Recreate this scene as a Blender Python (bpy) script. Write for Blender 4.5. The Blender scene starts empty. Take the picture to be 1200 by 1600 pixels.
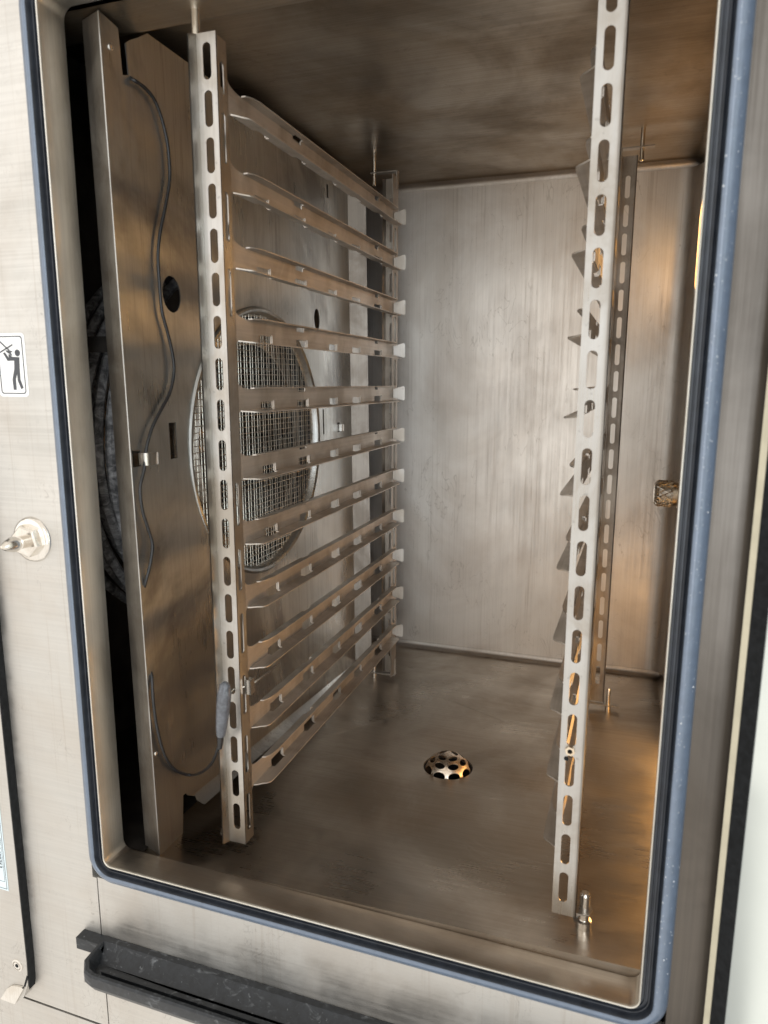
import bpy, bmesh, math, random
from mathutils import Vector, Matrix
from mathutils.geometry import tessellate_polygon
random.seed(7)
SC = bpy.context.scene
COL = SC.collection
PI = math.pi

# ------------------------------------------------------------------ camera
YAW, PITCH, ROLL, FPX = 18.8348, 10.4640, 0.1278, 1095.85
def cam_axes():
    y, p, r = map(math.radians, (YAW, PITCH, ROLL))
    f = Vector((-math.sin(y)*math.cos(p), math.cos(y)*math.cos(p), -math.sin(p)))
    rt = Vector((math.cos(y), math.sin(y), 0)); up = rt.cross(f)
    c, s = math.cos(r), math.sin(r)
    return c*rt+s*up, -s*rt+c*up, f
RT, UP, FW = cam_axes()
cd = bpy.data.cameras.new('camera'); cam = bpy.data.objects.new('camera', cd); COL.objects.link(cam)
mw = Matrix((RT, UP, -FW)).transposed().to_4x4(); cam.matrix_world = mw
cd.sensor_fit = 'VERTICAL'; cd.sensor_height = 32.0; cd.lens = 32.0*FPX/1600.0
cd.clip_start = 0.01; cd.clip_end = 100
cd.dof.use_dof = True; cd.dof.focus_distance = .92; cd.dof.aperture_fstop = 6.5
SC.camera = cam

# ------------------------------------------------------------------ world and lamps
W = bpy.data.worlds.new('World'); SC.world = W; W.use_nodes = True
bg = W.node_tree.nodes['Background']; bg.inputs[0].default_value = (0.95, 0.90, 0.83, 1); bg.inputs[1].default_value = 1.12
def area(name, loc, target, sx, sy, power, col):
    l = bpy.data.lights.new(name, 'AREA'); l.shape = 'RECTANGLE'; l.size = sx; l.size_y = sy; l.energy = power; l.color = col
    o = bpy.data.objects.new(name, l); COL.objects.link(o); o.location = loc
    o.rotation_euler = (Vector(target)-Vector(loc)).to_track_quat('-Z', 'Y').to_euler(); return o
area('window_light', (-2.0, -1.3, 0.45), (-0.3, 0.7, -0.1), 2.4, 2.2, 9, (0.97, 0.98, 1.0))
area('window_light_right', (0.75, -1.7, 0.15), (0.0, 0.7, -0.1), 0.75, 2.4, 26, (0.80, 0.90, 1.0))
SC.view_settings.view_transform = 'Standard'; SC.view_settings.look = 'None'
SC.view_settings.exposure = 0.22; SC.view_settings.gamma = 1.0
SC.render.resolution_x = 768; SC.render.resolution_y = 1024
try:
    SC.cycles.max_bounces = 16; SC.cycles.glossy_bounces = 12; SC.cycles.diffuse_bounces = 6
except Exception: pass

# ------------------------------------------------------------------ materials
def newmat(name):
    m = bpy.data.materials.new(name); m.use_nodes = True
    return m, m.node_tree, m.node_tree.nodes['Principled BSDF']
def nd(nt, typ, **kw):
    n = nt.nodes.new(typ)
    for k, v in kw.items(): setattr(n, k, v)
    return n
def noise(nt, scale3, detail=3, rough=.55, dist=0):
    g = nd(nt, 'ShaderNodeNewGeometry'); mp = nd(nt, 'ShaderNodeMapping'); mp.inputs['Scale'].default_value = scale3
    n = nd(nt, 'ShaderNodeTexNoise'); n.inputs['Scale'].default_value = 1; n.inputs['Detail'].default_value = detail
    n.inputs['Roughness'].default_value = rough; n.inputs['Distortion'].default_value = dist
    nt.links.new(g.outputs['Position'], mp.inputs[0]); nt.links.new(mp.outputs[0], n.inputs['Vector']); return n
def ramp(nt, src, lo, hi, a=0.0, b=1.0):
    r = nd(nt, 'ShaderNodeMapRange'); r.inputs[1].default_value = lo; r.inputs[2].default_value = hi
    r.inputs[3].default_value = a; r.inputs[4].default_value = b; r.interpolation_type = 'SMOOTHSTEP'
    nt.links.new(src, r.inputs[0]); return r.outputs[0]
def mix(nt, fac, a, b):
    m = nd(nt, 'ShaderNodeMix', data_type='RGBA')
    nt.links.new(fac, m.inputs[0])
    for s, v in ((6, a), (7, b)):
        if isinstance(v, tuple): m.inputs[s].default_value = (*v, 1)
        else: nt.links.new(v, m.inputs[s])
    return m.outputs[2]
def steel(name, base, tint, rough=.33, grain='z', blotch=4.0, amt=(.40, .66), streak=0.0, streakcol=(.2, .16, .12), bump=.08, spots=0.0, bevel=0.0, rv=.10, smear=0.0, metal=.96, fineamt=.10, marks=0.0, markscale=(16, 16, 16), markcol=(.25, .21, .17)):
    m, nt, P = newmat(name); L = nt.links
    P.inputs['Metallic'].default_value = metal
    sc = {'z': (420, 420, 7), 'x': (7, 420, 420), 'y': (420, 7, 420)}[grain]
    fine = noise(nt, sc, 3, .6)
    big = noise(nt, (blotch, blotch*1.1, blotch*.8), 6, .62, .6)
    col = mix(nt, ramp(nt, big.outputs[0], *amt), base, tint)
    fcol = ramp(nt, fine.outputs[0], .3, .7, 0, 1)
    col = mix(nt, ramp(nt, fcol, 0, 1, .0, fineamt), col, tuple(.35*c for c in base))
    if streak:
        st = noise(nt, (210, 210, 3.2), 5, .65, .9); st2 = noise(nt, (16, 16, 3.0), 3, .5)
        mm = nd(nt, 'ShaderNodeMath', operation='MULTIPLY')
        L.new(ramp(nt, st.outputs[0], .54, .66, 0, streak), mm.inputs[0]); L.new(ramp(nt, st2.outputs[0], .35, .6), mm.inputs[1])
        col = mix(nt, mm.outputs[0], col, streakcol)
    if marks:                                   # thin dried water lines and scuffs
        mk = noise(nt, markscale, 3, .6, 1.0); mk2 = noise(nt, (11, 11, 11), 2, .5)
        d0 = nd(nt, 'ShaderNodeMath', operation='SUBTRACT'); d0.inputs[1].default_value = .5; L.new(mk.outputs[0], d0.inputs[0])
        d1 = nd(nt, 'ShaderNodeMath', operation='ABSOLUTE'); L.new(d0.outputs[0], d1.inputs[0])
        d2 = nd(nt, 'ShaderNodeMath', operation='MULTIPLY'); L.new(ramp(nt, d1.outputs[0], .001, .010, marks, 0), d2.inputs[0]); L.new(ramp(nt, mk2.outputs[0], .48, .62), d2.inputs[1])
        col = mix(nt, d2.outputs[0], col, markcol)
    if spots:
        sp = noise(nt, (160, 160, 160), 2, .5)
        col = mix(nt, ramp(nt, sp.outputs[0], .66, .74, 0, spots), col, tuple(.3*c for c in base))
    L.new(col, P.inputs['Base Color'])
    big2 = noise(nt, (9, 9, 9), 5, .6)
    r1 = ramp(nt, big2.outputs[0], .3, .7, rough-rv*.5, rough+rv)
    ra = nd(nt, 'ShaderNodeMath', operation='ADD'); L.new(r1, ra.inputs[0]); L.new(ramp(nt, fine.outputs[0], .3, .7, -.04, .05), ra.inputs[1])
    ro = ra.outputs[0]
    if smear:
        sm = noise(nt, (3.5, 3.5, 3.5), 5, .6, 1.6)
        rb = nd(nt, 'ShaderNodeMath', operation='ADD'); L.new(ro, rb.inputs[0]); L.new(ramp(nt, sm.outputs[0], .45, .6, 0, smear), rb.inputs[1]); ro = rb.outputs[0]
    L.new(ro, P.inputs['Roughness'])
    b = nd(nt, 'ShaderNodeBump'); b.inputs['Strength'].default_value = bump; b.inputs['Distance'].default_value = .0006
    L.new(fine.outputs[0], b.inputs['Height'])
    wv = nd(nt, 'ShaderNodeBump'); wv.inputs['Strength'].default_value = .25; wv.inputs['Distance'].default_value = .002
    wn = noise(nt, (7, 7, 7), 2, .4); L.new(wn.outputs[0], wv.inputs['Height']); L.new(wv.outputs[0], b.inputs['Normal'])
    if bevel:
        bv = nd(nt, 'ShaderNodeBevel'); bv.samples = 4; bv.inputs[0].default_value = bevel; L.new(bv.outputs[0], wv.inputs['Normal'])
    L.new(b.outputs[0], P.inputs['Normal'])
    return m
def plain(name, col, rough=.5, metal=0, var=.3, scale=60, dust=0, dustcol=(.5, .5, .48), bump=.1, spec=None, dscale=1.0, edge=(.52, .75)):
    m, nt, P = newmat(name); L = nt.links
    n = noise(nt, (scale, scale, scale), 4, .6)
    c = mix(nt, ramp(nt, n.outputs[0], .3, .7), tuple(max(0, x*(1-var)) for x in col), tuple(min(1, x*(1+var)) for x in col))
    if dust:
        d = noise(nt, (30*dscale, 52*dscale, 60*dscale), 7, .70, 1.2); d2 = noise(nt, (260, 260, 260), 2, .5)
        c = mix(nt, ramp(nt, d.outputs[0], *edge, 0, dust), c, dustcol)
        c = mix(nt, ramp(nt, d2.outputs[0], .68, .76, 0, dust*.7), c, dustcol)
    L.new(c, P.inputs['Base Color']); P.inputs['Roughness'].default_value = rough; P.inputs['Metallic'].default_value = metal
    b = nd(nt, 'ShaderNodeBump'); b.inputs['Strength'].default_value = bump; b.inputs['Distance'].default_value = .001
    L.new(n.outputs[0], b.inputs['Height']); L.new(b.outputs[0], P.inputs['Normal'])
    if spec is not None: P.inputs['Specular IOR Level'].default_value = spec
    return m
def glow(name, col, strength, base=(.9, .8, .6)):
    m, nt, P = newmat(name); P.inputs['Base Color'].default_value = (*base, 1); P.inputs['Roughness'].default_value = .3
    P.inputs['Emission Color'].default_value = (*col, 1); P.inputs['Emission Strength'].default_value = strength; return m

M = {}
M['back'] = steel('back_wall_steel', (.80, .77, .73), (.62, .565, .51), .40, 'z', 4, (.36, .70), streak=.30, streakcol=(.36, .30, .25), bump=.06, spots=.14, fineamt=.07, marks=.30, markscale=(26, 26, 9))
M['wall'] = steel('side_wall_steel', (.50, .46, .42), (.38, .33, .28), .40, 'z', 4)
M['floor'] = steel('floor_steel', (.45, .395, .335), (.34, .29, .235), .29, 'x', 4.5, (.40, .60), bump=.08, spots=.03, smear=.12, marks=.12, markscale=(9, 9, 9), markcol=(.55, .50, .44))
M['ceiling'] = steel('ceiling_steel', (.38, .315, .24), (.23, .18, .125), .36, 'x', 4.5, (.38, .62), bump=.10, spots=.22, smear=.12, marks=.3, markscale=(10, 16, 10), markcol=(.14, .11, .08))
M['baffle'] = steel('baffle_steel', (.53, .535, .515), (.30, .295, .285), .31, 'z', 5.0, (.44, .60), streak=.55, streakcol=(.24, .22, .21), bump=.10)
M['lip'] = steel('frame_lip_steel', (.76, .73, .66), (.64, .60, .52), .42, 'z', 8, bump=.08, bevel=.0016)
M['sill'] = steel('frame_sill_steel', (.56, .50, .43), (.42, .36, .30), .34, 'x', 7, bump=.10)
M['front'] = steel('front_steel', (.60, .585, .555), (.55, .515, .47), .47, 'x', 5, (.40, .70), streak=.22, streakcol=(.36, .30, .24), bump=.03, spots=.06, fineamt=.05, rv=.18, marks=.42, markscale=(46, 46, 30), markcol=(.30, .28, .26))
M['strip_reflection'] = steel('dark_reflection_strip', (.13, .115, .10), (.10, .088, .076), .40, 'z', 6)  # steel strip with the dark surroundings it mirrors put into its base colour
M['rack'] = steel('rack_steel', (.49, .475, .45), (.37, .335, .29), .32, 'z', 9, (.40, .62), bump=.05, spots=.35)
M['rear'] = steel('grimy_rear_post_steel', (.40, .365, .325), (.28, .245, .21), .40, 'z', 16, (.40, .62), bump=.04, spots=.12)
M['rail'] = steel('rail_steel', (.54, .49, .435), (.40, .35, .295), .43, 'y', 14, (.40, .64), bump=.04, spots=.06, metal=.82)
M['wire'] = steel('wire_steel', (.80, .77, .70), (.66, .60, .52), .28, 'z', 20, bump=0)
M['bright'] = steel('polished_steel', (.80, .77, .72), (.70, .65, .58), .16, 'z', 30, bump=.03, rv=.05)
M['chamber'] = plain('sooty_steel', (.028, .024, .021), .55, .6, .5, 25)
M['fan'] = steel('fan_steel', (.62, .59, .54), (.30, .26, .22), .30, 'z', 18, (.4, .65), bump=.05)
M['coil'] = plain('scaled_heater_tube', (.050, .048, .048), .75, 0, .5, 60, .62, (.36, .35, .345), .5, None, 1.3, (.40, .66))
M['rubber'] = plain('blue_black_rubber', (.108, .142, .198), .30, 0, .08, 140, .03, (.30, .34, .40), .05, .9)
M['channel'] = plain('dark_seal_channel', (.020, .024, .032), .30, 0, .25, 80, bump=.04)
M['cable'] = plain('black_cable', (.012, .012, .013), .42, 0, .3, 300, .12, (.16, .16, .17), .25)
M['handle'] = plain('frosted_grey_rubber', (.10, .106, .12), .34, 0, .25, 260, .22, (.36, .44, .47), .3, None, 5.0)
M['plastic'] = plain('black_tray_plastic', (.013, .015, .018), .42, 0, .3, 160, .42, (.40, .42, .44), .2, .4, 1.6, (.54, .80))
M['brass'] = steel('brass_fitting', (.78, .69, .55), (.68, .55, .40), .26, 'z', 60, bump=.03)
M['copper'] = steel('warm_strainer_steel', (.74, .65, .55), (.60, .49, .39), .33, 'z', 60, bump=.04)
M['white'] = plain('white_sticker', (.80, .80, .79), .4, 0, .03, 30, bump=0)
M['ink'] = plain('sticker_ink', (.055, .058, .065), .5, 0, .1, 80, bump=0)
M['bluelabel'] = plain('pale_blue_label', (.62, .72, .76), .4, 0, .04, 30, bump=0)
M['black'] = plain('black_seal', (.008, .009, .010), .7, 0, .4, 200, .06, (.2, .2, .21), .2, .2)
M['glassedge'] = plain('glass_edge', (.52, .48, .36), .30, 0, .08, 40, bump=0)
M['pane'] = plain('coated_glass_reflection', (.74, .79, .76), .16, .5, .03, 10, bump=0)  # whitish base stands in for the bright room the glass reflects
M['lamp'] = glow('lit_lamp_lens', (1.0, .54, .18), 5.2)
M['drop'] = None
def water():
    m, nt, P = newmat('water_droplets'); P.inputs['Base Color'].default_value = (.9, .95, 1, 1); P.inputs['Roughness'].default_value = .04
    P.inputs['Transmission Weight'].default_value = .55; P.inputs['IOR'].default_value = 1.33; return m
M['drop'] = water()

# ------------------------------------------------------------------ geometry helpers
class G:
    def __init__(s): s.v = []; s.f = []
    def add(s, vs, fs):
        n = len(s.v); s.v += [Vector(v) for v in vs]; s.f += [tuple(i+n for i in f) for f in fs]; return s
    def box(s, x0, x1, y0, y1, z0, z1):
        return s.add([(x, y, z) for x in (x0, x1) for y in (y0, y1) for z in (z0, z1)],
                     [(0, 1, 3, 2), (4, 6, 7, 5), (0, 4, 5, 1), (2, 3, 7, 6), (0, 2, 6, 4), (1, 5, 7, 3)])
    def prism(s, o, U, V, N, outer, holes=(), t=.001):
        o, U, V, N = map(Vector, (o, U, V, N)); loops = [list(outer)]+[list(h) for h in holes]
        flat = [p for l in loops for p in l]; n = len(flat)
        tris = tessellate_polygon([[Vector((p[0], p[1], 0)) for p in l] for l in loops])
        vs = [o+U*p[0]+V*p[1] for p in flat]; vs += [v+N*t for v in vs]; fs = []
        for a, b, c in tris: fs += [(a, b, c), (c+n, b+n, a+n)]
        k = 0
        for l in loops:
            m = len(l)
            for i in range(m):
                a, b = k+i, k+(i+1) % m; fs.append((a, b, b+n, a+n))
            k += m
        return s.add(vs, fs)
    def tube(s, path, r, n=8, cap=True):
        P = [Vector(p) for p in path]; rr = r if isinstance(r, (list, tuple)) else [r]*len(P)
        up = None; base = len(s.v); vs = []; fs = []
        for i, p in enumerate(P):
            t = (P[min(i+1, len(P)-1)]-P[max(i-1, 0)]).normalized()
            if up is None: up = Vector((0, 0, 1)) if abs(t.z) < .9 else Vector((1, 0, 0))
            a = (up-t*up.dot(t)).normalized(); b = t.cross(a); up = a
            vs += [p+(a*math.cos(2*PI*k/n)+b*math.sin(2*PI*k/n))*rr[i] for k in range(n)]
        for i in range(len(P)-1):
            for k in range(n):
                a = i*n+k; b = i*n+(k+1) % n; fs.append((a, b, b+n, a+n))
        if cap: fs += [tuple(range(n-1, -1, -1)), tuple(range((len(P)-1)*n, len(P)*n))]
        return s.add(vs, fs)
    def ring(s, c, A, B, R, r, n=64, m=8):
        c, A, B = Vector(c), Vector(A), Vector(B); N = A.cross(B); vs = []; fs = []
        for i in range(n):
            d = A*math.cos(2*PI*i/n)+B*math.sin(2*PI*i/n)
            vs += [c+d*(R+r*math.cos(2*PI*k/m))+N*r*math.sin(2*PI*k/m) for k in range(m)]
        for i in range(n):
            for k in range(m):
                fs.append((i*m+k, ((i+1) % n)*m+k, ((i+1) % n)*m+(k+1) % m, i*m+(k+1) % m))
        return s.add(vs, fs)
    def lathe(s, c, axis, prof, n=32):           # prof: (radius, height along axis)
        c, N = Vector(c), Vector(axis).normalized(); A = N.orthogonal().normalized(); B = N.cross(A); vs = []; fs = []
        for r, h in prof:
            vs += [c+N*h+(A*math.cos(2*PI*k/n)+B*math.sin(2*PI*k/n))*r for k in range(n)]
        for i in range(len(prof)-1):
            for k in range(n):
                a = i*n+k; b = i*n+(k+1) % n; fs.append((a, b, b+n, a+n))
        return s.add(vs, fs)
    def sweep(s, path, frames, prof, closed=True):   # path pts, frames (outward dirs), prof (d,y)
        m = len(prof); vs = []; fs = []; n = len(path)
        for p, d in zip(path, frames): vs += [Vector((p[0]+d[0]*q[0], q[1], p[1]+d[1]*q[0])) for q in prof]
        for i in range(n if closed else n-1):
            for k in range(m-1):
                a = i*m+k; b = ((i+1) % n)*m+k; fs.append((a, b, b+1, a+1))
        return s.add(vs, fs)
def obj(name, g, mat, parent=None, smooth=True, ang=35, loc=None, mod=None):
    me = bpy.data.meshes.new(name)
    if loc is None: loc = Vector((0, 0, 0)) if parent is None else None
    off = Vector(loc) if loc is not None else Vector((0, 0, 0))
    pw = Vector((0, 0, 0)); p = parent
    while p is not None: pw += p.location; p = p.parent
    base = off if (parent is None or loc is not None) else pw
    me.from_pydata([tuple(v-base) for v in g.v], [], g.f)
    bm = bmesh.new(); bm.from_mesh(me); bmesh.ops.remove_doubles(bm, verts=bm.verts, dist=1e-6)
    bmesh.ops.recalc_face_normals(bm, faces=bm.faces); bm.to_mesh(me); bm.free()
    me.materials.append(mat)
    if smooth:
        me.shade_smooth(); me.set_sharp_from_angle(angle=math.radians(ang))
    o = bpy.data.objects.new(name, me); COL.objects.link(o)
    if parent is not None: o.parent = parent; o.location = base-pw
    else: o.location = base
    return o
def tag(o, label=None, cat=None, group=None, kind=None):
    for k, v in (('label', label), ('category', cat), ('group', group), ('kind', kind)):
        if v: o[k] = v
    return o
def thing(name, loc, label, cat, group=None):
    o = bpy.data.objects.new(name, None); COL.objects.link(o); o.location = loc; o.empty_display_size = .05
    return tag(o, label, cat, group)
def ellipse(cx, cy, a, b=None, n=24, ph=0):
    b = a if b is None else b
    return [(cx+a*math.cos(2*PI*i/n+ph), cy+b*math.sin(2*PI*i/n+ph)) for i in range(n)]
def rect(x0, x1, y0, y1): return [(x0, y0), (x1, y0), (x1, y1), (x0, y1)]
def rrect(x0, x1, y0, y1, r, n=5):
    o = []
    for cx, cy, a in ((x1-r, y1-r, 0), (x0+r, y1-r, 90), (x0+r, y0+r, 180), (x1-r, y0+r, 270)):
        o += [(cx+r*math.cos(math.radians(a+90*i/n)), cy+r*math.sin(math.radians(a+90*i/n))) for i in range(n+1)]
    return o
def slot(cx, z0, z1, w): return rrect(cx-w/2, cx+w/2, min(z0, z1), max(z0, z1), w/2-1e-5, 5)
def smoothpath(P, k=6):
    P = [Vector(p) for p in P]; o = []
    for i in range(len(P)-1):
        a, b, c, d = P[max(i-1, 0)], P[i], P[i+1], P[min(i+2, len(P)-1)]
        for j in range(k):
            t = j/k; o.append(.5*((2*b)+(c-a)*t+(2*a-5*b+4*c-d)*t*t+(3*b-a-3*c+d)*t**3))
    return o+[P[-1]]

# ------------------------------------------------------------------ the oven body
X0, X1, Z0, Z1, YF = -.4975, .0395, -.508, .327, .54      # clear opening
XR, YB, ZC = .0935, 1.306, .353                            # right wall, back wall, ceiling
oven = thing('combi_oven', (-.2, .9, -.72), 'stainless steel oven cabinet with its cooking chamber standing open and empty', 'oven')
DR = (-.203, .872)
def fz(x, y):
    z = -.514-(y-.575)*.0208+.0225*(x+.46)*max(0, 1-(y-.575)/.70); r = math.hypot(x-DR[0], y-DR[1])
    if r < .16: z -= .009*(1-r/.16)**1.6
    return z
g = G(); FR = .012; fx0, fy0, fx1, fy1 = -.69, .5725, XR-FR, YB-FR
rings = [.034, .042, .055, .075, .10, .13, .16]; NR = 48
outer = [(fx0, fy0), (fx1, fy0), (fx1, fy1), (fx0, fy1)]
hole = [(DR[0]+.16*math.cos(2*PI*k/NR), DR[1]+.16*math.sin(2*PI*k/NR)) for k in range(NR)]
flat = outer+hole
tr = tessellate_polygon([[Vector((*p, 0)) for p in outer], [Vector((*p, 0)) for p in hole]])
g.add([(x, y, fz(x, y)) for x, y in flat], tr)
vs = []; fs = []
for i, r in enumerate(rings):
    for k in range(NR):
        x, y = DR[0]+r*math.cos(2*PI*k/NR), DR[1]+r*math.sin(2*PI*k/NR); vs.append((x, y, fz(x, y)))
for i in range(len(rings)-1):
    for k in range(NR): fs.append((i*NR+k, i*NR+(k+1) % NR, (i+1)*NR+(k+1) % NR, (i+1)*NR+k))
g.add(vs, fs)
zc0 = fz(*DR)
g.lathe((DR[0], DR[1], zc0), (0, 0, 1), [(.034, .0025), (.032, -.004), (.032, -.05), (.0, -.05)], 32)
NF = 8
def filletprof(k): a = PI/2*k/NF; return FR*math.sin(a), FR*(1-math.cos(a))
vs = []; fs = []
path = [(fx0, fy1, 0, 1), ] + [(fx1, fy1, math.sin(a), math.cos(a)) for a in [PI/2*i/8 for i in range(9)]] + [(fx1, fy0, 1, 0)]
for x, y, dx, dy in path:
    for k in range(NF+1):
        o_, h = filletprof(k); vs.append((x+dx*o_, y+dy*o_, fz(x, y)+h))
for i in range(len(path)-1):
    for k in range(NF): a = i*(NF+1)+k; b = a+NF+1; fs.append((a, b, b+1, a+1))
g.add(vs, fs)
g.add([(fx0, fy0, fz(fx0, fy0)), (XR, fy0, fz(XR, fy0)), (XR, fy0, -.54), (fx0, fy0, -.54)], [(0, 1, 2, 3)])
floor = obj('floor_pan', g, M['floor'], oven)
floor.data.materials.append(M['wall'])
for p_ in floor.data.polygons:
    if p_.center.y+oven.location.y > YB-FR*.75: p_.material_index = 1
# back wall and rounded corner into the right wall
g = G(); RC = .036
prof = [(-.69, YB), (XR-RC, YB)] + [(XR-RC+RC*math.sin(a), YB-RC+RC*math.cos(a)) for a in [PI/2*i/10 for i in range(1, 11)]]
ZB0, ZB1 = -.517, .341
vs = []; fs = []
for x, y in prof: vs += [(x, y, ZB0), (x, y, ZB1)]
for i in range(len(prof)-1): fs.append((2*i, 2*i+1, 2*i+3, 2*i+2))
for x, y in prof: vs += [(x-.0, y+.0015, ZB0), (x, y+.0015, ZB1)]
n2 = 2*len(prof)
for i in range(len(prof)-1): fs += [(n2+2*i, 2*i, 2*i+2, n2+2*i+2), (n2+2*i+1, 2*i+1, 2*i+3, n2+2*i+3)]
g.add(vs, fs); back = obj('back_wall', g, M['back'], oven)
g = G().add([(-.69, YB+.0014, -.54), (XR+.002, YB+.0014, -.54), (XR+.002, YB+.0014, .37), (-.69, YB+.0014, .37)], [(0, 1, 2, 3)])
obj('wall_backing', g, M['sill'], oven)
g = G().add([(XR, .5725, -.53), (XR, YB-RC, -.53), (XR, YB-RC, .36), (XR, .5725, .36)], [(0, 1, 2, 3)])
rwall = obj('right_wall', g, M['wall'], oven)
# ceiling: low front strip, ramp, pan with a rounded turn-down at the back and right
g = G(); CR = .012
xs = [-.69, XR-CR]; ys = [(.5725, .3275), (.622, .3275), (.632, .331), (.652, .349), (.665, ZC), (YB-CR, ZC)]
ys += [(YB-CR+CR*math.sin(a), ZC-CR+CR*math.cos(a)) for a in [PI/2*i/8 for i in range(1, 9)]]
vs = []; fs = []
xs += [XR-CR+CR*math.sin(a) for a in [PI/2*i/8 for i in range(1, 9)]]
zoff = [0, 0]+[CR-CR*math.cos(a) for a in [PI/2*i/8 for i in range(1, 9)]]
for x, zo in zip(xs, zoff): vs += [(x, y, min(z, z-zo) if z-zo > .30 else z) for y, z in ys]
m_ = len(ys)
for i in range(len(xs)-1):
    for k in range(m_-1): a = i*m_+k; fs.append((a, a+1, a+m_+1, a+m_))
g.add(vs, fs); ceil = obj('ceiling_panel', g, M['ceiling'], oven, ang=50)
ceil.data.materials.append(M['wall'])
for p_ in ceil.data.polygons:
    if p_.center.y+ceil.location.y+oven.location.y > YB-CR*.75: p_.material_index = 1
# sooty fan chamber on the left
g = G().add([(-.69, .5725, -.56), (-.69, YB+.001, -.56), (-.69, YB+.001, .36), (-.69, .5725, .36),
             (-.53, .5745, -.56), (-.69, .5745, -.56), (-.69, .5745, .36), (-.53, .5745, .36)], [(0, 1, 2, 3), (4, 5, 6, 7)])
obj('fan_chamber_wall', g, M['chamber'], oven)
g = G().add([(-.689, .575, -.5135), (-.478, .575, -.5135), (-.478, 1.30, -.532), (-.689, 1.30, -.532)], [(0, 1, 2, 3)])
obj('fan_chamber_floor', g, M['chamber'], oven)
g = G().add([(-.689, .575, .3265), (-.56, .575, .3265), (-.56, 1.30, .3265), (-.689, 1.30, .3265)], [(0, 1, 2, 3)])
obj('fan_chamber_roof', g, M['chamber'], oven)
# front frame lip, seal channel and rubber gasket, all swept round the opening
def loop(r, n=8):
    P = []; D = []
    for cx, cz, a in ((X1-r, Z1-r, 0), (X0+r, Z1-r, 90), (X0+r, Z0+r, 180), (X1-r, Z0+r, 270)):
        for i in range(n+1):
            t = math.radians(a+90*i/n); P.append((cx+r*math.cos(t), cz+r*math.sin(t))); D.append((math.cos(t), math.sin(t)))
    return P, D
LP, LD = loop(.008)
frame = obj('front_frame', G().sweep(LP, LD, [(.0018, .545), (.0018, .5370), (.0011, .5356), (.0003, .5360), (0, .538), (.003, .5705), (.0042, .5722), (.0065, .573), (.06, .5735)]), M['lip'], oven, ang=50)
frame.data.materials.append(M['sill'])
for p_ in frame.data.polygons:
    c_ = p_.center+oven.location
    if c_.z < Z0+.0015 and c_.y > YF-.001: p_.material_index = 1
cp = [(.0024, .5415), (.0040, .5415), (.0046, .5402), (.0052, .5402), (.0058, .5414), (.0072, .5414), (.0078, .5396), (.0085, .5394), (.0091, .5408), (.0097, .5404), (.0101, .5385), (.0107, .5356), (.0112, .5345)]  # last points are the bead's inner flank, its shade put into the channel colour
obj('seal_channel', G().sweep(LP, LD, cp), M['channel'], frame, ang=50)
gp = [(.0110, .5350), (.0113, .5343), (.0119, .5336), (.0127, .5332), (.0138, .5332), (.0152, .5336), (.0170, .5345), (.0188, .5357), (.0205, .5371), (.0220, .5389), (.0228, .5416)]
gasket = obj('door_gasket', G().sweep(LP, LD, gp), M['rubber'], oven, ang=60)
# water beads on the right-hand run of the gasket
g = G()
for i in range(300):
    d = random.choice([random.gauss(.0132, .0010), random.gauss(.0185, .0020), random.uniform(.0115, .0212)]); d = max(.0115, min(.0218, d))
    z = random.uniform(-.50, .30)
    for (d0, y0), (d1, y1) in zip(gp, gp[1:]):
        if d0 <= d <= d1: break
    y = y0+(y1-y0)*(d-d0)/(d1-d0)
    r = min(.0009, .00026*random.lognormvariate(.2, .45))
    nrm = Vector((y1-y0, -(d1-d0), 0)).normalized()
    g.lathe((X1+d, y, z), nrm, [(r, -.0001), (r*.92, r*.25), (r*.6, r*.52), (r*.2, r*.62), (0, r*.63)], 7)
tag(obj('water_beads', g, M['drop'], gasket, ang=80), kind='stuff')
# outer front panels
def panel(name, poly, mat, par, y=.5415, t=.012):
    return obj(name, G().prism((0, y, 0), (1, 0, 0), (0, 0, 1), (0, 1, 0), poly, [], t), mat, par)
E_ = .0222
panel('left_front_panel', [(-.95, -.7215), (-.5146, -.7215), (-.5146, Z0-E_-.001), (X0-E_, Z0-E_-.001), (X0-E_, .55), (-.95, .55)], M['front'], oven)
panel('lower_front_panel', rect(-.5132, .14, -.7215, Z0-E_), M['front'], oven)
panel('right_front_panel', rect(X1+E_, .14, Z0-E_+.0006, .55), M['strip_reflection'], oven)
panel('top_front_panel', rect(X0-E_+.0006, X1+E_-.0006, Z1+E_, .55), M['front'], oven)
panel('base_panel', rect(-.95, .14, -.85, -.7245), M['front'], oven)
g = G().box(-.95, .14, .556, 1.45, .55, .57).box(-.97, -.95, .545, 1.45, -.85, .57).box(.14, .16, .545, 1.45, -.85, .57).box(-.95, .14, 1.43, 1.45, -.85, .55).box(-.95, .14, .556, 1.43, -.87, -.85).box(-.5145, -.5133, .5455, .552, -.7215, -.53)
obj('outer_casing', g, M['front'], oven)
g = G().box(-.95, .14, .5475, .5535, -.7245, -.7215); obj('panel_gap', g, M['black'], oven)

# lamps in the right wall
def lamp(y, z, h, w=.085):
    rim = obj('lamp', G().prism((XR-.0005, 0, 0), (0, 1, 0), (0, 0, 1), (-1, 0, 0), rrect(y-w, y+w, z-h, z+h, .035, 6), [rrect(y-w+.011, y+w-.011, z-h+.011, z+h-.011, .026, 6)], .007), M['bright'], oven)
    obj('lens', G().prism((XR-.001, 0, 0), (0, 1, 0), (0, 0, 1), (-1, 0, 0), rrect(y-w+.011, y+w-.011, z-h+.011, z+h-.011, .026, 6), [], .003), M['lamp'], rim)
lamp(1.115, .197, .073)
lamp(.900, -.435, .060, .20)

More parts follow.
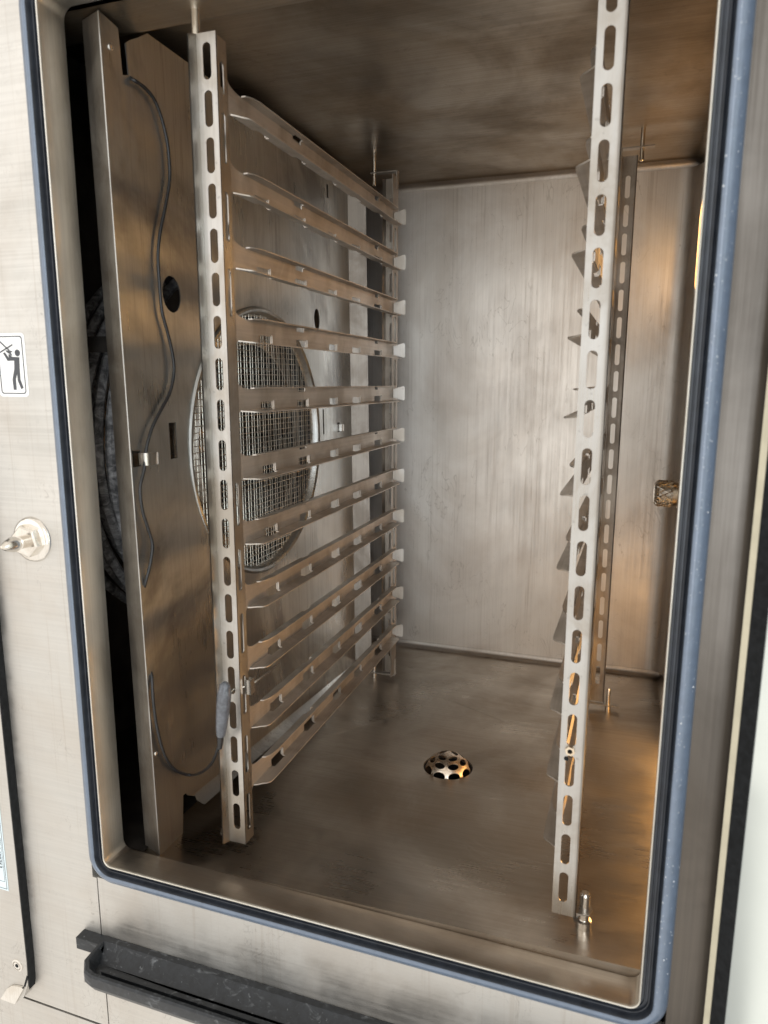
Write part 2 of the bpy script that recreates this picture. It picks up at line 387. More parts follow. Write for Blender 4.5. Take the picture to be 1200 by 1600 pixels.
# humidity sensor with a gauze cap
sc_ = Vector((XR, 1.125, -.1635))
sens = thing('humidity_sensor', tuple(sc_), 'short fitting with a woven gauze tip poking out of the right wall', 'sensor')
ax = Vector((-1, 0, 0))
obj('hex_nut', G().lathe(sc_, ax, [(.0, -.001), (.0235, -.001), (.0235, .012), (.021, .0135), (0, .0135)], 6), M['brass'], sens, ang=20)
obj('collar', G().lathe(sc_, ax, [(.0185, .012), (.0185, .020), (.0175, .021), (0, .021)], 24), M['brass'], sens)
gz = G()
def gpt(t, a):                                   # gauze surface, t 0..1 from collar to tip
    h = .020+.025*min(t, 1); r = .0190 if t < .8 else .0190*math.sqrt(max(0, 1-((t-.8)/.2)**2*.45))
    return sc_+ax*h+Vector((0, math.cos(a), math.sin(a)))*r
for k in range(16):
    for sgn in (1, -1):
        gz.tube([gpt(j/8, 2*PI*k/16+sgn*j*.10)+Vector((0, math.cos(2*PI*k/16), math.sin(2*PI*k/16)))*(.0008*((j+k+(sgn > 0)) % 2)) for j in range(9)], .00085, 5)
for k in range(-4, 5):
    hw = math.sqrt(max(0, .0140**2-(k*.0032)**2))
    if hw > 0: gz.tube([sc_+ax*.0452+Vector((0, k*.0032, -hw)), sc_+ax*.0458+Vector((0, k*.0032, 0)), sc_+ax*.0452+Vector((0, k*.0032, hw))], .0006, 5).tube([sc_+ax*.0452+Vector((0, -hw, k*.0032)), sc_+ax*.0454+Vector((0, hw, k*.0032))], .0006, 5)
tag(obj('gauze', gz, M['wire'], sens), kind='stuff')
obj('gauze_core', G().lathe(sc_, ax, [(.0180, .020), (.0180, .039), (.013, .0438), (0, .0441)], 20), M['wire'], sens)

# ------------------------------------------------------------------ baffle with fan guard
def xb(z): return -.4565-.0115*(z+.515)
FC = (.853, -.081); FRAD = .172
baf = thing('air_baffle', (-.4565, .575, -.515), 'tall tan steel baffle sheet with a round mesh fan guard along the left wall', 'oven baffle')
def lean(gg):
    for v in gg.v: v.x += -.0115*(v.z+.515)
    return gg
BX = -.4565
ol = [(.5755, -.515), (.5755, .3255), (.601, .322), (.603, .283), (.612, .286), (.6105, .313), (.618, .319), (.63, .326), (.645, .336), (1.172, .338),
      (1.172, -.517), (1.168, -.522), (.66, -.486), (.644, -.483), (.632, -.475), (.629, -.470), (.6235, -.470), (.6215, -.488), (.618, -.5155)]
holes = [ellipse(.6595, .0915, .0158, .0188), rect(.640, .6525, -.082, -.043), ellipse(FC[0], FC[1], FRAD+.006, n=72), ellipse(1.0335, .0965, .0105, .0158),
         rect(1.083, 1.0895, .286, .306), rect(1.047, 1.0525, -.083, -.043), rect(1.1075, 1.1175, -.083, -.067), rect(.5775, .5905, -.084, -.067),
         ellipse(1.135, -.385, .003, n=10), ellipse(.5815, -.395, .0026, n=10), ellipse(1.0, .06, .0035, n=10), ellipse(.99, -.215, .0035, n=10)]
g = G().prism((BX, 0, 0), (0, 1, 0), (0, 0, 1), (-1, 0, 0), ol, holes, .0012)
plate = obj('baffle_plate', lean(g), M['baffle'], baf)
g = G()
g.add([(BX, .5755, -.515), (BX-.0270, .5855, -.515), (BX-.0270, .5855, .3255), (BX, .5755, .3255)], [(0, 1, 2, 3)])          # front flange
g.add([(BX-.0270, .5855, -.515), (BX-.0260, .604, -.515), (BX-.0260, .604, .3255), (BX-.0270, .5855, .3255)], [(0, 1, 2, 3)])
obj('front_flange', lean(g), M['rear'], baf)
g = G().add([(BX, 1.1722, -.517), (BX+.030, 1.1795, -.517), (BX+.030, 1.1795, .326), (BX, 1.1722, .326)], [(0, 1, 2, 3)])
obj('rear_flange', lean(g), M['rear'], baf)
g = G().add([(BX, .645, -.481), (BX+.004, .643, -.487), (BX+.013, .645, -.492), (BX+.014, 1.165, -.529), (BX+.004, 1.168, -.526), (BX, 1.168, -.521)], [(0, 1, 4, 5), (1, 2, 3, 4)])
obj('bottom_flange', lean(g), M['baffle'], baf)
fc = (BX-.0115*(FC[1]+.515), FC[0], FC[1])
guard = obj('guard_ring', G().lathe(fc, (1, 0, 0), [(FRAD+.0065, -.001), (FRAD+.0055, .0022), (FRAD+.003, .003), (FRAD, .001), (FRAD-.002, -.006), (FRAD-.0045, -.0085), (FRAD-.006, -.0085)], 80), M['baffle'], baf)
g = G(); xg = fc[0]-.0075; pitch = .0076
k = -int(FRAD/pitch)
for i in range(-22, 23):
    q = i*pitch; hw = math.sqrt(max(0, (FRAD-.003)**2-q*q))
    if hw < .01: continue
    n = max(2, int(hw*2/pitch)); e = .0004*(1 if i % 2 else -1)
    g.tube([(xg+e, fc[1]+q, fc[2]-hw), (xg+e, fc[1]+q+random.uniform(-.0003, .0003), fc[2]), (xg+e, fc[1]+q, fc[2]+hw)], .00052, 4, False)
    g.tube([(xg-e*.6+.0005, fc[1]-hw, fc[2]+q), (xg-e*.6+.0005, fc[1], fc[2]+q+random.uniform(-.0003, .0003)), (xg-e*.6+.0005, fc[1]+hw, fc[2]+q)], .00052, 4, False)
tag(obj('wire_mesh', g, M['wire'], guard, smooth=False), kind='stuff')
# small clips
xc = xb(-.075)
clip = obj('cable_clip', G().tube([(xc+.001, .5895, -.0755), (xc+.009, .592, -.0755), (xc+.0112, .598, -.0755), (xc+.0095, .604, -.0755)], .0001, 4), M['bright'], baf)
clip.data.clear_geometry()
cg = G()
pts = [(xc-.001, .5885), (xc+.0075, .5895), (xc+.0105, .594), (xc+.0105, .6035), (xc+.0095, .606)]
for (a, b) in zip(pts, pts[1:]): cg.add([(a[0], a[1], -.083), (b[0], b[1], -.083), (b[0], b[1], -.0705), (a[0], a[1], -.0705)], [(0, 1, 2, 3)])
obj_tmp = obj('cable_clip', cg, M['bright'], baf); bpy.data.objects.remove(clip); obj_tmp.name = 'cable_clip'
cg = G()
pts = [(xc-.001, 1.1115), (xc+.006, 1.112), (xc+.0075, 1.116), (xc+.0065, 1.121)]
for (a, b) in zip(pts, pts[1:]): cg.add([(a[0], a[1], -.0815), (b[0], b[1], -.0815), (b[0], b[1], -.0705), (a[0], a[1], -.0705)], [(0, 1, 2, 3)])
obj('cable_clip', cg, M['bright'], baf)
obj('rivet', G().lathe((xb(-.395), .5815, -.395), (1, 0, 0), [(.003, -.0005), (.0026, .001), (0, .0016)], 12), M['bright'], baf)
obj('rivet', G().lathe((xb(.301), .5885, .301), (1, 0, 0), [(.0034, -.0005), (.003, .001), (0, .0018)], 12), M['bright'], baf)

# fan wheel behind the guard
fw = thing('fan_wheel', (-.60, FC[0], FC[1]), 'round bladed fan wheel behind the mesh guard', 'fan')
ca = Vector((0, FC[0], FC[1]))
obj('back_disc', G().lathe((-.605, FC[0], FC[1]), (1, 0, 0), [(0, 0), (.165, 0), (.165, .0015), (0, .0015)], 64), M['fan'], fw)
obj('front_ring', G().lathe((-.492, FC[0], FC[1]), (1, 0, 0), [(.166, 0), (.138, .004), (.132, .012), (.1305, .012), (.137, .0055), (.166, .0015), (.166, 0)], 64), M['fan'], fw)
obj('hub', G().lathe((-.603, FC[0], FC[1]), (1, 0, 0), [(.045, 0), (.040, .02), (.018, .028), (.018, .045), (.012, .048), (0, .048)], 32), M['fan'], fw)
bl = None
for k in range(28):
    a = 2*PI*k/28; a2 = a+.20
    p = [(.164*math.cos(a), .164*math.sin(a)), (.126*math.cos(a2), .126*math.sin(a2))]
    d = Vector((0, -(p[1][1]-p[0][1]), p[1][0]-p[0][0])).normalized()*.0008
    g = G(); q = []
    for (yy, zz) in p:
        for x in (-.604, -.4915): q += [Vector((x, FC[0]+yy, FC[1]+zz))+d, Vector((x, FC[0]+yy, FC[1]+zz))-d]
    g.add(q, [(0, 2, 6, 4), (1, 5, 7, 3), (0, 1, 3, 2), (4, 6, 7, 5)])
    obj('blade', g, M['fan'], fw, smooth=False)
# heating coil round the fan
hc = thing('heating_coil', (-.56, FC[0], FC[1]), 'scale-crusted ring of heater tubes seen through the dark gap left of the baffle', 'heating element')
for i, (x, R_) in enumerate(((-.502, .232), (-.520, .236), (-.538, .236), (-.556, .236), (-.574, .236), (-.592, .236), (-.529, .214), (-.565, .214))):
    obj('coil_turn', G().ring((x, FC[0]+random.uniform(-.003, .003), FC[1]+random.uniform(-.004, .004)), (0, 1, 0), (0, 0, 1), R_, .0056, 96, 8), M['coil'], hc)
obj('support_bar', G().box(-.600, -.494, .606, .612, .030, .046).box(-.496, -.494, .606, .66, .030, .046), M['chamber'], hc)

# ------------------------------------------------------------------ tray racks
PITCH_ = .068; ZS = [.2442-PITCH_*i for i in range(11)]; NOTCH = [(.663, .689), (.751, .777), (.846, .868), (.927, .953), (1.018, 1.046)]
def rack(name, wx, s, label, rot, zsh, nslots, zslot):
    T = thing(name, (wx, .60, -.497), label, 'tray rack', 'tray racks')
    def P_(u, y, z): return (wx+s*u, y, z)                # u: towards the middle of the chamber
    zb_, zt_ = -.495+zsh, .305+zsh; t = .0013
    slots = [slot(-.0095, zslot-k*.0392, zslot-k*.0392-.0305, .0082) for k in range(nslots)]
    g = G().prism((wx, .600, 0), (s, 0, 0), (0, 0, 1), (0, 1, 0), rect(-.0195, 0, zb_, zt_), slots, t)
    # forward flange on the outer edge
    g.add([P_(-.0195, .600, zb_), P_(-.0195, .600, zt_), P_(-.0215, .5905, zt_-.003), P_(-.0215, .5905, zb_+.002)], [(0, 1, 2, 3)])
    g.add([P_(-.0195, .600, zb_), P_(-.0195, .600, zt_), P_(-.0208, .600, zt_), P_(-.0228, .5905, zt_-.003), P_(-.0228, .5905, zb_+.002), P_(-.0208, .600, zb_)], [(1, 2, 3), (3, 2, 5, 4), (0, 5, 4)])
    # side face in the plane of the rails
    sh = [slot(.0088, .283, .256, .0066)]
    for i in range(10):
        if i in (3, 4): continue
        hi, lo = ZS[i]-.003, ZS[i+1]+.0215
        sh.append(slot(.0088, hi, lo, .0066))
    sh.append(slot(.0088, ZS[10]-.003, max(zb_+.012, ZS[10]-.046), .0066))
    g.prism((wx, .6, 0), (0, 1, 0), (0, 0, 1), (-s, 0, 0), rect(.0003, .0178, zb_, zt_-.002), sh, t)
    obj('front_post', g, M['rack'], T)
    # rear post
    sl = [slot(-.0105, .292-k*.0392, .292-k*.0392-.0305, .0068) for k in range(20)]
    g = G().prism((wx, 1.130, 0), (s, 0, 0), (0, 0, 1), (0, 1, 0), rect(-.0205, -.0015, -.513, .318), sl, t)
    g.prism((wx, 1.1, 0), (0, 1, 0), (0, 0, 1), (-s, 0, 0), rect(.004, .0312, -.511, .318), [slot(.0175, a-.003, b+.0215, .012) for a, b in zip(ZS[:-1], ZS[1:])], t)
    g.add([P_(-.0205, 1.131, -.513), P_(-.0205, 1.131, .318), P_(-.0225, 1.120, .316), P_(-.0225, 1.120, -.511)], [(0, 1, 2, 3)])
    obj('rear_post', g, M['rear'], T)
    # hanger straps with pins at the top and feet at the bottom
    for y, zt2, zb2, w in ((1.128, .327, -.515, .012), ):
        g = G()
        a, b = sorted((wx-s*.044, wx+s*.0005)); g.box(a, b, y-w/2, y+w/2, zt2-.0008, zt2+.0008)
        a, b = sorted((wx-s*.0008, wx+s*.0008)); g.box(a, b, y-w/2, y+w/2-.004, .300, zt2-.0009)
        obj('hanger_strap', g, M['rear'], T)
        g = G(); a, b = sorted((wx-s*.046, wx+s*.0005)); g.box(a, b, y-w/2, y+w/2, zb2-.0008, zb2+.0008)
        a, b = sorted((wx-s*.0008, wx+s*.0008)); g.box(a, b, y-w/2, y+w/2-.004, zb2+.0009, zb2+.03)
        obj('foot_strap', g, M['rack'], T)
    g = G().prism((wx, .600, zb_+.004), (s, 0, 0), (0, 1, 0), (0, 0, -1), [(-.018, .0015), (-.018, .02), (-.026, .0205), (-.034, .017), (-.0365, .0105), (-.034, .004), (-.028, .0015)], [], .0018)
    obj('foot_strap', g, M['rack'], T)
    # eleven rails, one mesh shared
    g = G(); y0, y1 = .6176, 1.104
    web = [(y0-.0003, -.0045), (y0+.0025, -.0012), (y0+.006, 0)]
    for a, b in NOTCH: web += [(a, 0), (a, .0075), (b, .0075), (b, 0)]
    web += [(y1, 0), (y1, .021)]
    for a, b in reversed([(.752, .772), (1.02, 1.034)]): web += [(b, .021), (b, .017), (a, .017), (a, .021)]
    web += [(.640, .021), (y0+.010, .0222), (y0+.003, .0245), (y0-.0003, .0285)]
    g.prism((0, 0, 0), (0, 1, 0), (0, 0, 1), (-s, 0, 0), web, [], t)
    # lower lip: outline in (y,u)
    lip = [(y0+.004, 0), (y0+.006, .003), (y0+.011, .0075), (y0+.014, .0115), (y0+.0185, .0142), (y0+.025, .0148), (y1-.002, .0148), (y1+.004, .011), (y1+.001, 0)]
    for a, b in reversed(NOTCH): lip += [(b, 0), (b, .0045), (a, .0045), (a, 0)]
    g.prism((0, 0, 0), (0, 1, 0), (s, 0, -.10), (0, 0, -1), lip, [], t)
    ul = [(.642, 0), (.643, .004), (.650, .0078), (.662, .0096), (y1-.002, .0096), (y1+.003, .006), (y1, 0)]
    for a, b in reversed([(.752, .772), (1.02, 1.034)]): ul += [(b, 0), (b, .003), (a, .003), (a, 0)]
    g.prism((0, 0, .021), (0, 1, 0), (s, 0, .06), (0, 0, 1), ul, [], t)
    lugs = G()
    for a, b in NOTCH:                                # small pressed lugs beside the notches
        x_ = sorted((s*.0003, s*.0020)); g.box(x_[0], x_[1], b+.0002, b+.0017, .0004, .0086)
    for v in g.v: v += Vector((wx, 0, ZS[0]))
    first = obj('shelf_rail', g, M['rail'], T, loc=Vector((wx, .6, ZS[0])))
    g = G().add([(0, 0, .0035), (s*.0165, .0025, -.001), (s*.0185, .003, .001), (s*.0185, .003, .0205), (s*.0165, .0025, .0222), (0, 0, .0175)], [(0, 1, 2, 3, 4, 5)])
    g.add([(0, .0012, .0035), (s*.0165, .0037, -.001), (s*.0185, .0042, .001), (s*.0185, .0042, .0205), (s*.0165, .0037, .0222), (0, .0012, .0175)], [(5, 4, 3, 2, 1, 0)])
    for v in g.v: v += Vector((wx+s*.0005, 1.109, ZS[0]))
    ft = obj('end_stop', g, M['rack'], first, loc=Vector((wx, .6, ZS[0])))
    for i in range(1, 11):
        c = first.copy(); COL.objects.link(c); c.parent = T; c.location = first.location+Vector((0, 0, ZS[i]-ZS[0]))
        c.rotation_euler = (random.uniform(-.0015, .0015), 0, 0)
        d = ft.copy(); COL.objects.link(d); d.parent = c
    T.rotation_euler = (0, 0, rot)
    return T
rackL = rack('tray_rack', -.363, 1, 'slotted tray rack in front of the mesh fan guard, eleven rails in full view', 0, 0, 20, .297)
rackR = rack('tray_rack', -.0375, -1, 'slotted tray rack seen end-on against the right wall, front post covering its rails', math.radians(-1.08), .006, 20, .300)
obj('hex_nut', G().lathe((-.0285, .5995, -.322), (0, -1, 0), [(.0024, 0), (.0044, 0), (.0044, .003), (.0024, .003), (.0024, 0)], 6), M['brass'], rackR, ang=20)
obj('bolt_hole', G().lathe((-.0285, .5999, -.322), (0, -1, 0), [(0, .0008), (.0022, .0008), (.0022, 0)], 12), M['black'], rackR)
obj('bolt_hole', G().lathe((-.0315, .5999, -.331), (0, -1, 0), [(0, .0003), (.0021, .0003), (.0021, 0)], 12), M['black'], rackR)
# locating pins fixed to the chamber
for x, y, za, zb2, r in ((-.387, .607, .300, .328, .0040), (-.4025, 1.128, .309, .358, .0028), (-.0005, 1.128, .309, .358, .0030)):
    obj('rack_pin', G().lathe((x, y, za), (0, 0, 1), [(0, 0), (r*.6, 0), (r, .001), (r, zb2-za)], 14), M['bright'], ceil)
for x, y, h, r in ((-.0085, .610, .0365, .0048), (-.4025, 1.128, .036, .0028), (.0015, 1.128, .036, .003)):
    z = fz(x, y)
    obj('rack_pin', G().lathe((x, y, z), (0, 0, 1), [(r*1.5, 0), (r*1.5, .008), (r, .009), (r, h-.002), (r*.7, h), (0, h)], 16), M['bright'], floor)

# ------------------------------------------------------------------ drain strainer
dz = fz(*DR)
st = thing('drain_strainer', (DR[0], DR[1], dz), 'domed steel strainer with round holes sitting in the floor drain', 'strainer')
R_ = .0325; H_ = .0225
def dome(a, e):
    return Vector((DR[0]+R_*math.cos(a)*math.cos(e), DR[1]+R_*math.sin(a)*math.cos(e), dz-.006+H_*1.25*math.sin(e)))
rows = [(.16, .62, 9, 0), (.66, 1.02, 7, .35), (1.06, 1.38, 4, .1)]
g = G()
for lo, hi, n, ph in rows:
    for k in range(n):
        a0, a1 = ph+2*PI*k/n, ph+2*PI*(k+1)/n; N = 16
        outer_ = []
        for i in range(N):                                  # cell border and round hole joined by a quad ring
            th = 2*PI*i/N; c, s_ = math.cos(th), math.sin(th); mx = max(abs(c), abs(s_))
            outer_.append((.5+.5*c/mx, .5+.5*s_/mx))
        inner_ = [(.5+.40*math.cos(2*PI*i/N), .5+.42*math.sin(2*PI*i/N)) for i in range(N)]
        V = [dome(a0+(a1-a0)*p[0], lo+(hi-lo)*p[1]) for p in outer_+inner_]
        V += [v*1.0-Vector((0, 0, .0012)) for v in V[N:]]
        F = [(i, (i+1) % N, N+(i+1) % N, N+i) for i in range(N)]+[(N+i, N+(i+1) % N, 2*N+(i+1) % N, 2*N+i) for i in range(N)]
        g.add(V, F)
vs = [dome(2*PI*k/24, 1.38) for k in range(24)]+[dome(0, PI/2)]
g.add(vs, [(k, (k+1) % 24, 24) for k in range(24)])
vs = [dome(2*PI*k/36, 1.02) for k in range(36)]+[dome(2*PI*k/36, 1.06) for k in range(36)]; g.add(vs, [(k, (k+1) % 36, 36+(k+1) % 36, 36+k) for k in range(36)])
vs = [dome(2*PI*k/36, .62) for k in range(36)]+[dome(2*PI*k/36, .66) for k in range(36)]; g.add(vs, [(k, (k+1) % 36, 36+(k+1) % 36, 36+k) for k in range(36)])
for k in range(9):                                          # feet between scallops
    a = 2*PI*(k+.5)/9; g.add([dome(a-.16, .17), dome(a+.16, .17), dome(a+.10, -.05), dome(a-.10, -.05)], [(0, 1, 2, 3)])
obj('dome', g, M['copper'], st, ang=40)
obj('drain_cup', G().lathe((DR[0], DR[1], dz), (0, 0, 1), [(.0345, .0008), (.0322, .0002), (.0316, -.006), (.0316, -.045), (0, -.045)], 40), M['chamber'], floor)

# ------------------------------------------------------------------ core probe and its cable
def onb(u, v, off=.0045):
    d = RT*((u-600)/FPX)+UP*((800-v)/FPX)+FW
    t = -.46/d.x
    for _ in range(4): t = (xb((d*t).z)+off)/d.x
    return d*t
def ony(u, v, y): d = RT*((u-600)/FPX)+UP*((800-v)/FPX)+FW; return d*(y/d.y)
probe = thing('core_probe', tuple(ony(345, 1105, .58)), 'black cabled core probe with grey handle hung on the left rack post', 'probe')
p = [onb(200, 118, -.02), onb(207, 124)] + [onb(u, v) for u, v in ((225, 136), (240, 154), (251, 180), (260, 215), (264, 245), (265, 282), (258, 325), (250, 365), (247, 400), (249, 440), (253, 485), (262, 520), (269, 550), (272, 580), (266, 612), (252, 640), (238, 668), (229, 700), (225, 735), (219, 762), (222, 795), (231, 825), (238, 850), (235, 880))]
def behind(u, v): q = onb(u, v); return Vector((xb(q.z)-.0075, .5875, q.z))
p += [onb(227, 912, .001), behind(232, 935), behind(237, 990), behind(240, 1040), onb(237, 1056, .001)]
p += [onb(u, v) for u, v in ((239, 1090), (244, 1130), (253, 1168), (264, 1192), (278, 1205))]
p += [ony(297, 1211, .628), ony(316, 1206, .612), ony(331, 1192, .595), ony(340, 1170, .584), ony(345, 1145, .580)]
obj('cable', G().tube(smoothpath(p, 5), .0017, 8), M['cable'], probe, ang=80)
h0, h1 = ony(345, 1148, .580), ony(352, 1066, .577)
hx = (h1-h0).normalized(); Lh = (h1-h0).length
obj('handle', G().lathe(h0, hx, [(0, -.001), (.0044, -.001), (.0052, .003), (.0064, Lh*.3), (.0072, Lh*.6), (.0070, Lh*.8), (.0052, Lh*.95), (.0022, Lh*1.0), (0, Lh*1.0)], 18), M['handle'], probe, ang=70)
obj('strain_relief', G().lathe(h0, -hx, [(.0035, -.002), (.0034, .006), (.0026, .016), (.002, .016)], 12), M['cable'], probe)
nd0 = h0+hx*(Lh*.68)
npth = [nd0, Vector((-.3735, .603, -.318)), Vector((-.366, .611, -.3175)), Vector((-.3595, .616, -.3165)), Vector((-.352, .640, -.311)), Vector((-.3475, .6600, -.3065))]
needle = obj('needle', G().tube(npth, [.0016, .0016, .0016, .0016, .0016, .0008], 8), M['bright'], probe)
obj('needle_guide', G().box(-.3626, -.3560, .610, .6185, -.3245, -.3085), M['bright'], probe)

# ------------------------------------------------------------------ fittings on the oven front
lc = Vector((-.5605, .5415, -.157))
stud = obj('latch_stud', G().lathe(lc, (0, -1, 0), [(.0235, 0), (.0225, .0025), (.0205, .0040), (.0185, .0042), (0, .0042)], 40), M['bright'], oven)
obj('hex_head', G().lathe(lc, (0, -1, 0), [(0.0165, .004), (.0165, .011), (.0148, .0125), (0, .0125)], 6), M['bright'], stud, ang=20)
obj('stud_pin', G().lathe(lc, (0, -1, 0), [(.0066, .012), (.0066, .018), (.0056, .019), (.0056, .021), (.0076, .0225), (.0076, .0255), (.0045, .034), (.0014, .0385), (0, .039)], 24), M['bright'], stud)
# pictogram sticker
def sp(X, Y):                                   # sticker drawing units -> wall x, z
    l = -150+140*(Y-120)/1310.; return (-.5850+.0365*(X-l)/560., -.0145+.0605*(1450-Y)/1330.)
sx0, sx1, sz0, sz1 = -.5850, -.5485, -.0145, .0460
stk = obj('safety_sticker', G().prism((0, .5411, 0), (1, 0, 0), (0, 0, 1), (0, 1, 0), rrect(sx0, sx1, sz0, sz1, .004, 6), [], .0004), M['white'], oven)
def ink(name, polys, par=stk, mat='ink', y=.5408):
    g = G()
    for q in polys:
        hs = []
        if isinstance(q, tuple): q, hs = q[0], q[1]
        g.prism((0, y, 0), (1, 0, 0), (0, 0, 1), (0, 1, 0), q, hs, .0003)
    return obj(name, g, M[mat], par, smooth=False)
ink('border_line', [(rrect(sx0+.0028, sx1-.0028, sz0+.0028, sz1-.0028, .003, 6), [rrect(sx0+.0037, sx1-.0037, sz0+.0037, sz1-.0037, .0025, 6)])])
hd = sp(305, 532)
figure = [ellipse(hd[0], hd[1], .0032, .0032, 20), [sp(*q) for q in ((205, 612), (345, 622), (352, 760), (362, 900), (378, 1085), (442, 1262), (402, 1290), (330, 1110), (312, 950), (292, 1080), (312, 1305), (258, 1305), (230, 1080), (258, 860), (250, 692), (125, 695), (35, 537), (66, 516), (150, 640), (135, 560), (160, 560))]]
ink('pictogram', figure)
def bar(a, b, w):
    a, b = Vector(a), Vector(b); d = (b-a).normalized(); n = Vector((-d.y, d.x))*w
    return [tuple(a+n), tuple(b+n), tuple(b-n), tuple(a-n)]
ink('spray_gun_mark', [[sp(*q) for q in ((85, 478), (165, 482), (215, 500), (178, 525), (212, 582), (200, 588), (155, 548), (100, 512))]], y=.54075)
ink('cross_mark', [bar(sp(-110, 215), sp(150, 478), .00055), bar(sp(-110, 575), sp(208, 362), .00055)], y=.5405)
# control-side cover at the far left, with seal strip, data label, screw and latch cut-out
cv = obj('side_cover', G().prism((0, .531, 0), (1, 0, 0), (0, 0, 1), (0, 1, 0), [(-.95, -.722), (-.640, -.722), (-.6255, -.709), (-.6175, -.690), (-.616, -.66), (-.616, .55), (-.95, .55)], [], .0102), M['front'], oven)
obj('seal_strip', G().prism((0, .5318, 0), (1, 0, 0), (0, 0, 1), (0, 1, 0), [(-.617, -.697), (-.616, -.69), (-.6145, -.66), (-.6145, .55), (-.617, .55)], [], .0092), M['black'], cv)
lbl = obj('data_label', G().prism((0, .5306, 0), (1, 0, 0), (0, 0, 1), (0, 1, 0), rect(-.694, -.6310, -.570, -.454), [], .0003), M['bluelabel'], cv)
ink('label_border', [(rect(-.692, -.6328, -.568, -.456), [rect(-.6915, -.6333, -.5675, -.4565)]), (rrect(-.6438, -.6348, -.559, -.504, .001, 3), [rrect(-.6435, -.6351, -.5587, -.5043, .001, 3)])], par=lbl, y=.5304)
def text(s_, x, z, size, rot, par, y=.5304):
    cu = bpy.data.curves.new('serial_number', 'FONT'); cu.body = s_; cu.size = size; cu.extrude = .0001
    o = bpy.data.objects.new('tmp', cu); COL.objects.link(o); bpy.context.view_layer.update()
    me = bpy.data.meshes.new_from_object(o.evaluated_get(bpy.context.evaluated_depsgraph_get()))
    bpy.data.objects.remove(o)
    g = G(); c, s2 = math.cos(rot), math.sin(rot)
    g.add([(x+v.co.x*c-v.co.y*s2, y-v.co.z, z+v.co.x*s2+v.co.y*c) for v in me.vertices], [tuple(p_.vertices) for p_ in me.polygons])
    return obj('serial_number', g, M['ink'], par, smooth=False)
text('3L0408763', -.6420, -.5075, .0078, -PI/2, lbl)
sw = obj('cover_screw', G().lathe((-.6300, .531, -.667), (0, -1, 0), [(.0078, 0), (.0076, .0008), (.0058, .0016), (.0052, .0012), (0, .0012)], 28), M['bright'], cv)
obj('screw_recess', G().lathe((-.6300, .531, -.667), (0, -1, 0), [(.0026, .0013), (.0012, .00145), (0, .00145)], 6), M['black'], sw)
obj('screw_recess', G().lathe((-.6300, .531, -.667), (0, -1, 0), [(.0056, .0016), (.0050, .0018), (.0046, .0014)], 28), M['rack'], sw)
obj('latch_slot', G().prism((0, .5307, 0), (1, 0, 0), (0, 0, 1), (0, 1, 0), [(-.6175, -.677), (-.6155, -.679), (-.6215, -.694), (-.6235, -.693)], [], .0003), M['black'], cv)
obj('latch_bracket', G().prism((0, .5285, 0), (1, 0, 0), (0, 0, 1), (0, 1, 0), [(-.660, -.7205), (-.638, -.7205), (-.6225, -.695), (-.6245, -.6935), (-.631, -.694), (-.640, -.696), (-.648, -.703)], [], .0022), M['bright'], cv)

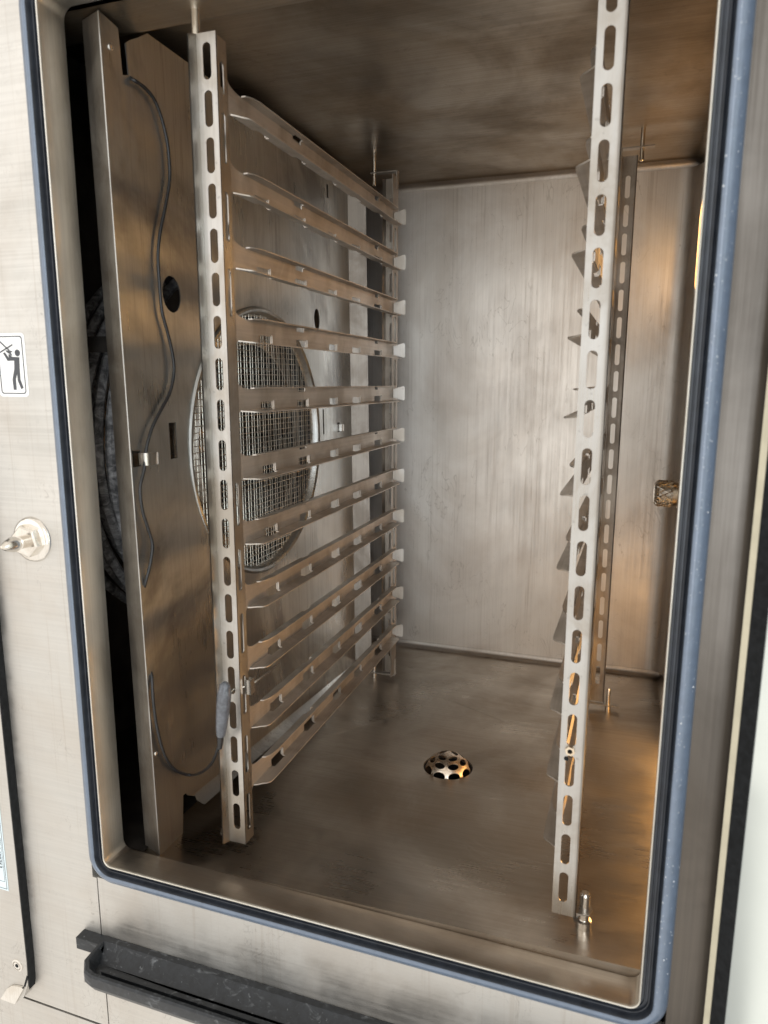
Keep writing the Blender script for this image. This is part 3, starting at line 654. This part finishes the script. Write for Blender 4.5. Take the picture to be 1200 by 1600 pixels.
# ------------------------------------------------------------------ black drip tray
tray = thing('drip_tray', (-.2, .53, -.6), 'black plastic drip trough with white scale below the oven opening', 'drip tray')
def traymesh():
    g = G(); xl, xr = -.5085, .120; yb, yf = .5412, .4915; zt, zb3 = -.6005, -.6205
    def lp(o_, z, r):                                            # plan outline, chamfered left end
        return [(xl+o_, yb-o_*.0, z), (xl+o_, yb-.012-o_*.4, z), (xl+.001+o_, yf+.016+o_*.4, z), (xl+.012+o_*.7, yf+.003+o_, z), (xl+.022+o_*.5, yf+o_, z), (xr-o_, yf+o_, z), (xr-o_, yb, z)]
    o1 = lp(.004, zb3, 0); o1 = [(x, y, zb3) for x, y, z in o1]
    L_ = [o1, lp(0, zt-.0125, 0), lp(0, zt-.002, 0), lp(.0015, zt, 0), lp(.0045, zt, 0), lp(.0065, zt-.003, 0)]
    inner = lp(.0105, zt-.0135, 0); inner[0] = (inner[0][0], yb-.0225, zt-.0135); inner[-1] = (inner[-1][0], yb-.0225, zt-.0135)
    L5 = L_[5]; L5[0] = (L5[0][0], yb-.010, L5[0][2]); L5[-1] = (L5[-1][0], yb-.010, L5[-1][2]); L4 = L_[4]; L4[0] = (L4[0][0], yb-.007, L4[0][2]); L4[-1] = (L4[-1][0], yb-.007, L4[-1][2])
    L_.append(inner); n = 7; vs = [v for l in L_ for v in l]; fs = []
    for i in range(len(L_)-1):
        for k in range(n): fs.append((i*n+k, i*n+(k+1) % n, (i+1)*n+(k+1) % n, (i+1)*n+k))
    fs.append(tuple(range(n))); fs.append(tuple((len(L_)-1)*n+k for k in range(n)))
    g.add(vs, fs)
    g.box(-.5375, xl+.001, .5285, .5412, -.6150, -.6010)         # mounting ear
    g.box(xl+.022, xr-.012, .5075, .5125, -.6165, -.6100)              # low rib in the trough
    return g
tr_ = obj('trough', traymesh(), M['plastic'], tray, ang=30)
bv = tr_.modifiers.new('bevel', 'BEVEL'); bv.width = .0022; bv.segments = 3; bv.limit_method = 'ANGLE'; bv.angle_limit = math.radians(25)

# ------------------------------------------------------------------ open door on the right
A0 = Vector((.0885, .526, 0)); DD = Vector((.643, -.766, 0)); DN = Vector((-.766, -.643, 0)); ZV = Vector((0, 0, 1))
door = thing('oven_door', (A0.x, A0.y, -.56), 'oven door swung open at right, pale glass pane with black border', 'oven door')
def dslab(name, a, b, z0, z1, n0, n1, mat, holes=()):
    return obj(name, G().prism(A0+DN*n0, DD, ZV, DN, rect(a, b, z0, z1), holes, n1-n0), mat, door)
pane = dslab('inner_glass', .0005, .58, -.56, .372, -.006, 0, M['pane'])
dslab('pane_edge', -.0015, .0040, -.56, .372, -.0055, .0008, M['glassedge'])
dslab('black_border', .0045, .0170, -.559, .371, .0002, .0008, M['black'])
dslab('black_border', .566, .579, -.559, .371, .0002, .0008, M['black'])
dslab('door_body', .004, .60, -.57, .38, -.05, -.0065, M['front'])
